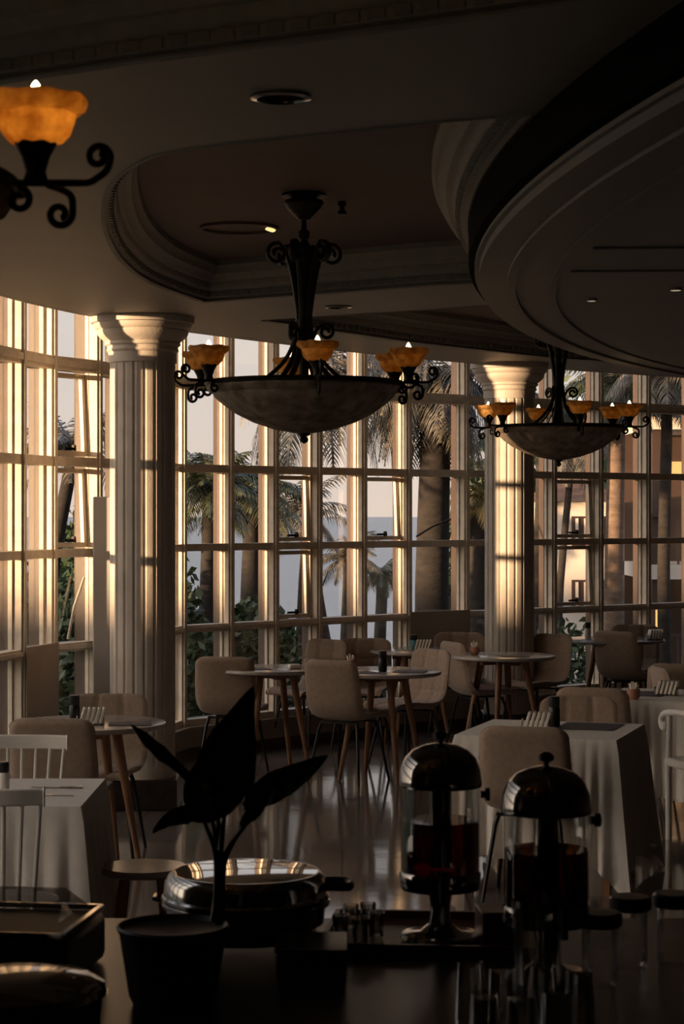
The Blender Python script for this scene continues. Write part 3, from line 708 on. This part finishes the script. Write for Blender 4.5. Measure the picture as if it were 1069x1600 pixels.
for x, y, z, rz, lb in ((-.62, 14.32, .7515, .3, 'dark placemat on the left of the two centre tables'), (.47, 14.1, .7515, -.2, 'dark placemat on the right half of the centre round table'),
                        (.12, 14.0, .7515, .5, 'dark placemat on the left half of the centre round table'), (-1.10, 10.62, .7515, .1, 'dark placemat under the leaf tip on the left round table'),
                        (1.26, 10.42, .7585, R(-18), 'dark placemat on the square clothed table right of the napkins'), (1.8, 12.3, .7585, R(-18), 'dark placemat on the table cut by the right edge'),
                        (1.30, 15.6, .7515, .2, 'dark placemat on the round table in front of the right column'), (-1.55, 7.95, .7585, .15, 'dark placemat on the left clothed table'),
                        (.72, 16.45, .7515, .1, 'dark placemat on the far middle table')):
    o = MB().box((0, 0, .0012), (.30 if z > .755 else .22, .34 if z > .755 else .2, .0024)).build('placemat', M['placemat'], bevel=.001); o.location = (x, y, z); o.rotation_euler = (0, 0, rz)
    tag(o, lb, 'placemat', 'dark placemats')
kn = MB(); kn.box((0, 0, .004), (.20, .014, .003)).box((.06, 0, .005), (.09, .018, .006))
o = kn.build('knife', M['steeldark'], bevel=.001); o.location = (-1.13, 8.1, .757); o.rotation_euler = (0, 0, R(-3)); tag(o, 'dark table knife lying on the left clothed table, the farther of two', 'knife')
fk = MB(); fk.box((.02, 0, .004), (.16, .008, .003)).box((-.065, 0, .005), (.03, .022, .003))
for q in (-1, 0, 1): fk.box((-.095, q*.008, .005), (.04, .003, .002))
o = fk.build('fork', M['steeldark']); o.location = (-1.13, 7.88, .757); o.rotation_euler = (0, 0, R(-8)); tag(o, 'dark table fork lying on the left clothed table, the nearer of two', 'fork')

# ------------------------------------------------------------------ buffet counter and its things
CT = .79
t = thing('buffet_counter', 'long black buffet counter across the bottom of the picture', 'counter', (0, 4.1, 0))
MB().box((.2, 0, CT-.02), (4.2, 2.5, .04)).build('countertop', M['granite'], t, bevel=.006)
MB().box((.2, 0, (CT-.04)/2), (4.0, 2.3, CT-.042)).build('cabinet_body', M['darkwall'], t)
def dispenser(x, y, label, group='juice dispensers'):
    t = thing('juice_dispenser', label, 'juice dispenser', (x, y, CT), 0, group)
    MB().lathe([(.095, 0), (.10, .006), (.095, .016), (.05, .022), (.03, .04), (.024, .075), (.028, .105), (.034, .125)], 48).build('foot', M['steel'], t)
    MB().lathe([(.034, .122), (.095, .126), (.1, .134), (.1, .165), (.097, .170), (.03, .171)], 56).build('base_ring', M['steeldark'], t)
    MB().lathe([(.097, .17), (.097, .385)], 56, closed=True).build('cylinder', M['clear'], t)
    MB().lathe([(.0945, .172), (.0945, .295), (.001, .295)], 56).build('juice', M['juice'], t)
    MB().lathe([(.028, .18), (.028, .38)], 24).build('cooling_tube', M['steeldark'], t)
    MB().lathe([(.102, .378), (.104, .385), (.102, .395), (.099, .42), (.088, .447), (.068, .467), (.04, .479), (.012, .484)], 56).build('dome_lid', M['steeldark'], t)
    MB().lathe([(.006, .482), (.007, .492), (.017, .497), (.018, .507), (.008, .515), (.0, .516)], 24).build('knob', M['blackpl'], t)
    for s in (-1, 1):
        if s < 0: continue
        q = Matrix.Translation((s*.098, -.02, .36)) @ Matrix.Rotation(R(90*s), 4, 'Y')
        MB().lathe([(.010, 0), (.008, .008), (.016, .012), (.016, .022), (.0, .023)], 16, mtx=q).build('latch_knob', M['blackpl'], t)
    tp = MB(); tp.tube([(0, -.095, .15), (0, -.13, .15)], .011, 12); tp.tube([(0, -.128, .16), (0, -.13, .115)], .009, 12); tp.box((0, -.13, .172), (.012, .02, .03))
    tp.build('tap', M['blackpl'], t)
    return t
d1 = dispenser(.242, 5.04, 'juice dispenser with steel dome and dark red juice, the left one of two')
dup(d1, (.464, 4.65, CT), R(12), 'juice dispenser with steel dome and dark red juice, the right and lower-looking one')
# round chafing dish
t = thing('chafing_dish', 'round steel chafing dish with reflective glass-topped lid behind the plant', 'chafing dish', (-.235, 5.0, CT))
MB().lathe([(.16, .045), (.19, .06), (.195, .10), (.205, .105), (.207, .112), (.2, .116)], 72).build('pan', M['steel'], t)
ld = MB().lathe([(.203, .117), (.205, .125), (.2, .13), (.197, .160), (.188, .178), (.180, .184), (.176, .184)], 72, closed=True).build('lid', M['steel'], t)
MB().lathe([(.177, .1835), (.12, .186), (.06, .1875), (.001, .188)], 72).build('glass_window', mat('lid_glass', (.45, .44, .43), .03, metal=1), ld)
MB().tube([tuple(p) for p in smooth_curve([(.185, -.03, .15), (.215, -.035, .152), (.25, -.03, .15), (.252, .03, .15), (.215, .04, .152), (.185, .035, .15)], 5)], .011, 10).build('handle', M['blackpl'], t)
MB().tube([(-.205, -.02, .115), (-.222, -.02, .12), (-.222, .03, .12), (-.205, .03, .115)], .005, 8).build('hinge', M['steel'], t)
st = MB().lathe([(.17, .03), (.175, .045), (.16, .046)], 48, closed=True)
st.build('stand_ring', M['steeldark'], t)
for k in range(4):
    a = R(30+90*k); MB().tube([(.165*cos(a), .165*sin(a), .04), (.17*cos(a), .17*sin(a), 0)], .010, 10).build('foot', M['blackpl'], t)
# rectangular dish with hinged glass cover, left
t = thing('serving_tray', 'black rectangular serving dish with a propped clear cover at the left edge', 'serving dish', (-.86, 4.72, CT), R(-8))
MB().box((0, 0, .06), (.56, .36, .115)).build('body', M['blackpl'], t, bevel=.02)
MB().bar((-.27, -.17, .125), (.27, -.17, .125), .012).bar((-.27, .17, .125), (.27, .17, .125), .012).bar((.27, -.17, .125), (.27, .17, .125), .012).build('rim', M['steeldark'], t)
cv = MB(); cv.add([(-.25, -.15, .128), (.25, -.15, .128), (.23, .0, .20), (-.25, .0, .20), (.25, .15, .128), (-.25, .15, .128)], [(0, 1, 2, 3), (3, 2, 4, 5), (1, 4, 2)])
cv.build('clear_cover', M['clear'], t)
# round lid bottom left
t = thing('serving_pan', 'round dark lidded pan in the bottom left corner', 'pan', (-.66, 4.15, CT))
MB().lathe([(.15, 0), (.17, .02), (.175, .08), (.185, .085)], 56).build('pan', M['steeldark'], t)
MB().lathe([(.183, .086), (.18, .1), (.15, .118), (.08, .13), (.02, .133), (.001, .133)], 56).build('lid', M['steeldark'], t)
# potted plant
t = thing('potted_plant', 'dark leafy plant with broad leaves rising from a black pot on the buffet', 'plant', (-.365, 4.42, CT))
MB().lathe([(.085, 0), (.095, .02), (.115, .15), (.122, .165), (.118, .17), (.108, .16), (.001, .15)], 40).build('pot', M['pot'], t)
def LP(px, py, dd=0):
    d = 4.42+dd; return Vector(((px-534.5)/3200*d+.365, dd, EYE-(py-800)/3200*d-CT))
def leaf(path, widths, tilt=.0, fold=.25):
    pts = smooth_curve([tuple(p) for p in path], 8); n = len(pts); V = []; F = []
    for i, p in enumerate(pts):
        q = i/(n-1)*(len(widths)-1); j = min(len(widths)-2, int(q)); wd = widths[j]+(widths[j+1]-widths[j])*(q-j)
        tt = (pts[min(n-1, i+1)]-pts[max(0, i-1)]).normalized(); side = tt.cross(Vector((0, -1, 0))).normalized(); nrm = side.cross(tt).normalized()
        side = (side*cos(tilt)+nrm*sin(tilt))
        for u in (-1, -.6, -.25, 0, .25, .6, 1):
            V.append(p+side*(u*wd)+nrm*(fold*abs(u)*wd+.004*sin(i*1.3+u*4)))
    for i in range(n-1):
        for k in range(6): a = i*7+k; F.append((a, a+1, a+8, a+7))
    V2 = [v+Vector((0, .0016, 0)) for v in V]; m = len(V); F2 = [tuple(i+m for i in f)[::-1] for f in F]
    return MB().add(V+V2, F+F2)
stems = [(LP(335, 1440), LP(342, 1350, .01), LP(330, 1272, .02)), (LP(345, 1440, .01), LP(352, 1340, .0), LP(395, 1275, -.02)), (LP(340, 1440), LP(345, 1330), LP(352, 1262, .02)),
         (LP(338, 1440), LP(338, 1340, -.01), LP(318, 1282, -.03)), (LP(342, 1445), LP(345, 1365, .01), LP(338, 1230, .03))]
for s_ in stems: MB().tube([tuple(p) for p in smooth_curve([tuple(q) for q in s_], 8)], [.010-.006*k/16 for k in range(17)], 8).build('stem', M['leafdark'], t)
for path, wd, tl in (([LP(345, 1275, .02), LP(350, 1215, .02), LP(368, 1150, .0), LP(396, 1072, -.02)], [.012, .045, .068, .066, .052, .024, .001], .2),
                     ([LP(352, 1270, 0), LP(318, 1262, .0), LP(305, 1225, .01), LP(318, 1180, .02)], [.008, .03, .034, .02, .001], .3),
                     ([LP(380, 1262, .02), LP(418, 1235, .0), LP(465, 1210, -.02), LP(513, 1180, -.03)], [.006, .026, .034, .03, .018, .001], .3),
                     ([LP(375, 1290, -.01), LP(395, 1270, -.02), LP(410, 1245, -.02), LP(425, 1215, 0)], [.004, .014, .018, .012, .001], .1),
                     ([LP(325, 1245, .02), LP(285, 1205, .04), LP(245, 1170, .05), LP(205, 1132, .06)], [.008, .012, .011, .017, .012, .001], .2),
                     ([LP(330, 1285, -.02), LP(300, 1272, -.04), LP(265, 1280, -.05), LP(238, 1302, -.05)], [.004, .018, .026, .022, .012, .001], .5)):
    leaf(path, wd, tl).build('leaf', M['leafdark'], t, smooth=80)
# tray with small glasses
t = thing('serving_board', 'dark wooden tray with raised rim under the small glasses and left dispenser', 'tray', (.20, 5.12, CT), R(-6))
tb = MB().box((.05, -.02, .004), (.56, .42, .006))
tb.build('base', M['traybrown'], t)
rm = MB()
for a, b in (((-.23, -.23), (.33, -.23)), ((-.23, .19), (.33, .19)), ((-.23, -.23), (-.23, .19)), ((.33, -.23), (.33, .19))): rm.bar((*a, .014), (*b, .014), .012, .026)
rm.build('rim', M['traybrown'], t)
for o_ in [o for o in bpy.data.objects if o.name.startswith('juice_dispenser')][:1]: o_.location.z = CT+.008
def tumbler(x, y, z, r, h, up, label, group, name='drinking_glass'):
    pr = [(r*.8, 0), (r*.82, .004), (r, h), (r*.94, h), (r*.76, .008), (.001, .008)]
    if not up: pr = [(a, h-b) for a, b in pr]
    o = MB().lathe(pr, 32, closed=True).build(name, M['tumbler']); o.location = (x, y, z); return tag(o, label, 'glass', group)
labs = ['small clear glass on the tray, leftmost in front', 'small clear glass on the tray, middle one in front', 'small clear glass on the tray, rightmost of the cluster beside the left dispenser',
        'small clear glass on the tray, left one at the back of the cluster', 'small clear glass on the tray, right one at the back of the cluster']
for i, (px, d) in enumerate(((532, 5.02), (563, 4.98), (588, 5.05), (548, 5.15), (575, 5.17))):
    x = (px-534.5)/3200*d; tumbler(x, d, CT+.009, .021, .065, True, labs[i], 'small glasses on the tray')
labs = ['upturned clear tumbler, left one of the front row at the bottom right', 'upturned clear tumbler, middle one of the front row at the bottom right', 'upturned clear tumbler, right one of the front row at the bottom right',
        'upturned clear tumbler behind the left and middle front ones at the bottom', 'upturned clear tumbler behind the middle and right front ones at the bottom', 'upturned clear tumbler at the far left of the back row', 'upturned clear tumbler at the far right of the back row']
for i, (px, d) in enumerate(((758, 4.02), (815, 4.0), (868, 4.03), (785, 4.24), (848, 4.26), (735, 4.30), (905, 4.22))):
    x = (px-534.5)/3200*d; tumbler(x, d, CT+.001, .034, .115, False, labs[i], 'upturned tumblers on the buffet')
t = thing('glass_vase', 'tall clear glass jar in front of the right juice dispenser', 'glass jar', (.435, 4.55, CT))
MB().lathe([(.045, 0), (.05, .01), (.054, .12), (.06, .2), (.056, .2), (.05, .12), (.046, .014), (.001, .014)], 40, closed=True).build('body', M['clear'], t)
def jar(px, d, label, s=1):
    t = thing('lidded_jar', label, 'jar', ((px-534.5)/3200*d, d, CT+.001), 0, 'lidded jars')
    MB().lathe([(.042*s, 0), (.048*s, .01), (.048*s, .15*s), (.04*s, .165*s)], 32, closed=True).build('body', M['clear'], t)
    MB().lathe([(.052*s, .158*s), (.058*s, .165*s), (.058*s, .19*s), (.052*s, .196*s), (.001, .197*s)], 32).build('lid', M['blackpl'], t)
jar(938, 4.57, 'clear jar with black lid right of the right dispenser, nearest of the jar row', .85)
jar(985, 4.76, 'clear jar with black lid, middle one of the jar row at the right', .85)
jar(1053, 4.80, 'clear jar with black lid close to the right picture edge', .85)
tag(MB().box((.385, 5.03, CT+.045), (.10, .12, .085), .1).build('box', M['redbrown'], bevel=.004), 'small dark red box between the two juice dispensers', 'box')
tag(MB().lathe([(.012, 0), (.022, .012), (.026, .03), (.02, .05), (.001, .058)], 24, (-.05, 3.95, CT+.001)).build('salt_shaker', M['whitewood']), 'small rounded white shaker at the bottom edge of the picture', 'shaker')
t = thing('tea_box', 'low black block on the buffet below the chafing dish handle', 'box', (-.03, 4.72, CT)); MB().box((-.04, 0, .035), (.16, .2, .06)).build('body', M['blackpl'], t, bevel=.006); MB().box((-.04, 0, .068), (.165, .205, .008)).build('lid', M['granite'], t, bevel=.002)

# ------------------------------------------------------------------ outside
S_ = Vector((SUND.x, SUND.y, 0)).normalized(); P_ = Vector((S_.y, -S_.x, 0)); B_ = Vector((1.39, 17, 0))+S_*30      # unseen blocker, added to keep low sun off the lower room
nb = MB(); nb.box(B_+Vector((0, 0, .9)), (1, 60, 2.5), atan2(S_.y, S_.x))
q_ = 11.2-B_.dot(P_); nb.box(B_+P_*(q_-15)+S_*.6+Vector((0, 0, 2.6)), (1, 30, 5.9), atan2(S_.y, S_.x))  # taller part, added to keep the sun off the chandeliers
struct('sun_blocker', nb, M['house'])
struct('ground', MB().add([(-60, -10, -.35), (60, -10, -.35), (60, 19.5, -.35), (-60, 19.5, -.35), (60, 23, -1.6), (-60, 23, -1.6), (60, 31, -2.3), (-60, 31, -2.3), (60, 34, -3.2), (-60, 34, -3.2)],
                          [(0, 1, 2, 3), (3, 2, 4, 5), (5, 4, 6, 7), (7, 6, 8, 9)]), M['grass'])
o = MB().add([(-900, 31, -2.55), (900, 31, -2.55), (900, 1800, -2.55), (-900, 1800, -2.55)], [(0, 1, 2, 3)]).build('sea', M['sea'], smooth=0); o['kind'] = 'stuff'; tag(o, 'rippled grey blue water beyond the palms', 'sea')
def palm(px, d, crown_py, cr, label, nf=22, m='frond', droop=.75, tr=.13, seed=0, lean=0, zb=None, tm='trunk'):
    rnd = random.Random(seed); s = 3200/d; x = (px-534.5)/s; zc = EYE+(800-crown_py)/s; zb = (-.35 if d < 20 else -2.2) if zb is None else zb
    t = thing('palm_tree', label, 'palm tree', (x+lean, d, zb)); H = zc-zb
    MB().tube([(0, 0, 0)]+[(-lean*(k/8)**1.5+.02*sin(k), 0, H*k/8) for k in range(1, 9)], [tr*(1.25-.4*k/8) for k in range(9)], 14).build('trunk', M[tm], t)
    V = []; F = []
    for f in range(nf):
        az = f*2.4+rnd.uniform(-.2, .2); el = R(rnd.uniform(-25, 70)); L = cr*rnd.uniform(.85, 1.15); n = 12
        p = Vector((-lean, 0, H)); dirn = Vector((cos(az)*cos(el), sin(az)*cos(el), sin(el))); pts = [p.copy()]
        for k in range(n):
            p = p+dirn*(L/n); dirn = (dirn+Vector((0, 0, -droop*1.9/n))).normalized(); pts.append(p.copy())
        for k in range(1, n+1):
            tt = (pts[k]-pts[k-1]).normalized(); side = tt.cross(Vector((0, 0, 1)));
            if side.length < .05: side = Vector((1, 0, 0))
            side.normalize(); q = k/n; ll = L*.30*(sin(pi*min(1, q*.85+.12)))**.7
            w_ = .018*L/1.5+.01
            i0 = len(V); V += [pts[k-1]+side*.012, pts[k-1]-side*.012, pts[k]-side*.012, pts[k]+side*.012]; F.append((i0, i0+1, i0+2, i0+3))
            for hh in (0, .5):
                b0 = pts[k-1].lerp(pts[k], hh)
                for sg in (-1, 1):
                    dv = (side*sg*.8+tt*.65+Vector((0, 0, -.25-.35*rnd.random()))).normalized(); e1 = b0+dv*ll*.55; e2 = b0+dv*ll+Vector((0, 0, -ll*.28))
                    i0 = len(V); V += [b0-tt*w_*.5, b0+tt*w_*.5, e1+tt*w_*.5, e1-tt*w_*.5, e2]
                    F += [(i0, i0+1, i0+2, i0+3), (i0+3, i0+2, i0+4)]
    MB().add(V, F).build('crown', M[m], t, smooth=0)
    return t
palm(112, 19.0, 700, .72, 'pale palm whose fronds show in the left window beside the column', 22, 'frondgrey', seed=1, tr=.07, droop=.5, lean=-.3)
palm(325, 22, 765, .72, 'palm with dark fan of fronds in the first bay right of the left column', 44, seed=2, tr=.09)
palm(392, 25, 765, .85, 'palm in the second bay right of the left column', 50, seed=3, tr=.12)
palm(468, 27, 800, .80, 'palm with long fronds in the window below the chandelier bowl', 24, 'frondgrey', seed=4, tr=.10, lean=.6)
palm(497, 20.5, 590, 1.15, 'palm with hanging grey fronds behind the large chandelier bowl', 26, 'frondgrey', seed=5, droop=1.7, tr=.05, lean=-.25)
palm(540, 28, 870, .62, 'palm with arching fronds over the water, middle bay of the centre windows', 20, 'frondgrey', seed=15, tr=.06)
palm(595, 29, 895, .50, 'small palm at the water edge behind the small opening window', 26, seed=6, tr=.09)
palm(607, 21.5, 585, .95, 'palm crown with drooping fronds right of the chandelier bowl', 24, 'frondgrey', seed=7, droop=1.7, tr=.05, lean=.3)
palm(678, 20.5, 610, 1.0, 'large palm with thick shaggy trunk left of the right column', 70, 'frondgrey', seed=8, droop=1.7, tr=.17)
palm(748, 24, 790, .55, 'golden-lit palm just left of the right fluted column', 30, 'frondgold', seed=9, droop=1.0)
palm(845, 23, 640, .7, 'palm crown between the right column and small chandelier', 26, seed=10, droop=1.5, tr=.07)
palm(893, 27, 690, .85, 'palm hanging over the pale house right of the right column', 26, 'frondgrey', seed=11, droop=1.7, tr=.05, lean=-.25)
palm(962, 23.5, 600, .85, 'palm with pale straight trunk in the far right windows', 36, seed=12, droop=1.0, tr=.11, tm='trunkpale')
palm(1040, 22.5, 585, .8, 'palm crown at the upper right window edge', 34, 'frondgrey', seed=13, droop=1.3, tr=.07)
def bush(x, y, z, r, h, n, label, seed, m='bush', ls=1):
    rnd = random.Random(seed); V = []; F = []; t = thing('bush', label, 'bush', (x, y, z), 0, 'bushes outside the windows')
    for k in range(n):
        th = rnd.uniform(0, 2*pi); ph = math.acos(rnd.uniform(-.2, 1)); rr = rnd.uniform(.55, 1)**.5*(1+.18*sin(th*5+ph*4))
        c = Vector((r*rr*sin(ph)*cos(th), r*rr*sin(ph)*sin(th), h*.35+h*.6*rr*cos(ph)))
        a = Vector((rnd.gauss(0, 1), rnd.gauss(0, 1), rnd.gauss(0, 1))).normalized(); b = a.cross(Vector((rnd.gauss(0, 1), rnd.gauss(0, 1), .3))).normalized(); s_ = rnd.uniform(.035, .08)*ls
        i0 = len(V); V += [c-a*s_, c+b*s_*.45, c+a*s_, c-b*s_*.45]; F.append((i0, i0+1, i0+2, i0+3))
    MB().add(V, F).build('foliage', M[m], t, smooth=0)
    mb = MB()
    for k in range(5): mb.tube([(0, 0, -.02), (r*.5*cos(k*1.3), r*.5*sin(k*1.3), h*.7)], [.03, .01], 6)
    mb.build('stem', M['trunk'], t)
bush(-1.85, 17.3, -.35, .85, 1.75, 4500, 'dark green bush filling the lower windows right of the left column', 21)
bush(-.80, 18.9, -.35, .5, 1.35, 3800, 'dark green bush behind the two chairs at the centre tables', 22)
bush(-3.0, 15.6, -.35, .6, 1.2, 2600, 'bush at the foot of the left windows', 23)
bush(2.4, 22.5, -1.4, 1.0, 2.0, 3200, 'bush beyond the right column windows', 24)
bush(-2.3, 20.6, -.8, 1.0, 2.6, 4500, 'tall dark bush behind the first bays right of the left column', 25)
bush(3.3, 41, -2.2, 1.4, 5.6, 3500, 'tall dark tree behind the pale house beyond the right column', 31, ls=3)
bush(7.2, 43, -2.2, 2.9, 9.0, 5500, 'tall dark tree rising behind the gallery building', 32, ls=3)
bush(-3.4, 27, -2.3, 1.0, 4.1, 4500, 'dark tree behind the first bays right of the left column', 34, ls=1.6)
# pale house with shutters
t = thing('house', 'pale sunlit house with brown shuttered windows seen right of the right column', 'house', (3.4, 29, -2.2))
MB().box((0, 1.5, 2.1), (1.0, 3, 4.2)).build('wall', M['house'], t)
MB().add([(-.6, -.15, 4.2), (.6, -.15, 4.2), (.6, 3.2, 4.2), (-.6, 3.2, 4.2), (0, 1.5, 4.7)], [(3, 2, 1, 0), (0, 1, 4), (1, 2, 4), (2, 3, 4), (3, 0, 4)]).build('roof', M['roof'], t, smooth=0)
MB().box((-1.0, 1.6, 3.25), (1.0, .2, .42)).box((-1.4, 1.6, 1.6), (.12, .12, 3.2)).build('terrace_wall', M['house'], t)
for wx, wz in ((.1, 3.78), (.1, 2.88)):
    wf = MB().box((wx, -.03, wz), (.50, .06, .42)).build('window', M['shutter'], t)
    mb = MB(); [mb.box((wx-.18+.12*q, -.07, wz), (.04, .02, .36)) for q in range(4)]; mb.build('shutter_slats', M['house'], wf)
# large building with galleries
t = thing('gallery_building', 'dark open-fronted building with pale balcony slabs at the far right', 'building', (7.75, 31, -2.2))
MB().box((0, 3, 3.5), (6.4, 2, 7)).build('wall', M['shutter'], t)
for z in (1.35, 3.15, 5.4):
    MB().box((0, .9, z), (6.4, 2.4, .22)).build('balcony_slab', M['house'], t)
for z in (1.35, 3.15):
    mb = MB(); mb.box((0, -.25, z+.85), (6.4, .06, .05)); [mb.box((-3.1+.2*q, -.25, z+.45), (.03, .03, .8)) for q in range(32)]; mb.build('railing', M['shutter'], t)
for x in (-3.0, -1.3, .5, 2.3): MB().box((x, -.1, 2.7), (.16, .16, 5.4)).build('post', M['shutter'], t)
MB().add([(-3.6, -1, 5.5), (3.6, -1, 5.5), (3.6, 4.5, 5.5), (-3.6, 4.5, 5.5), (-2, 2, 7.3), (2, 2, 7.3)], [(3, 2, 1, 0), (0, 1, 5, 4), (1, 2, 5), (2, 3, 4, 5), (3, 0, 4)]).build('roof', M['roof'], t, smooth=0)
MB().box((-2.4, 1.96, 4.75), (.8, .05, .22)).build('sun_glint', M['glint'], t)  # pane that glows in place of reflected sunlight
MB().box((-2.95, -.2, 2.45), (.16, .04, .26)).build('glint_spot', M['glint'], t)  # small glowing patch painted for an orange reflection, no lamp
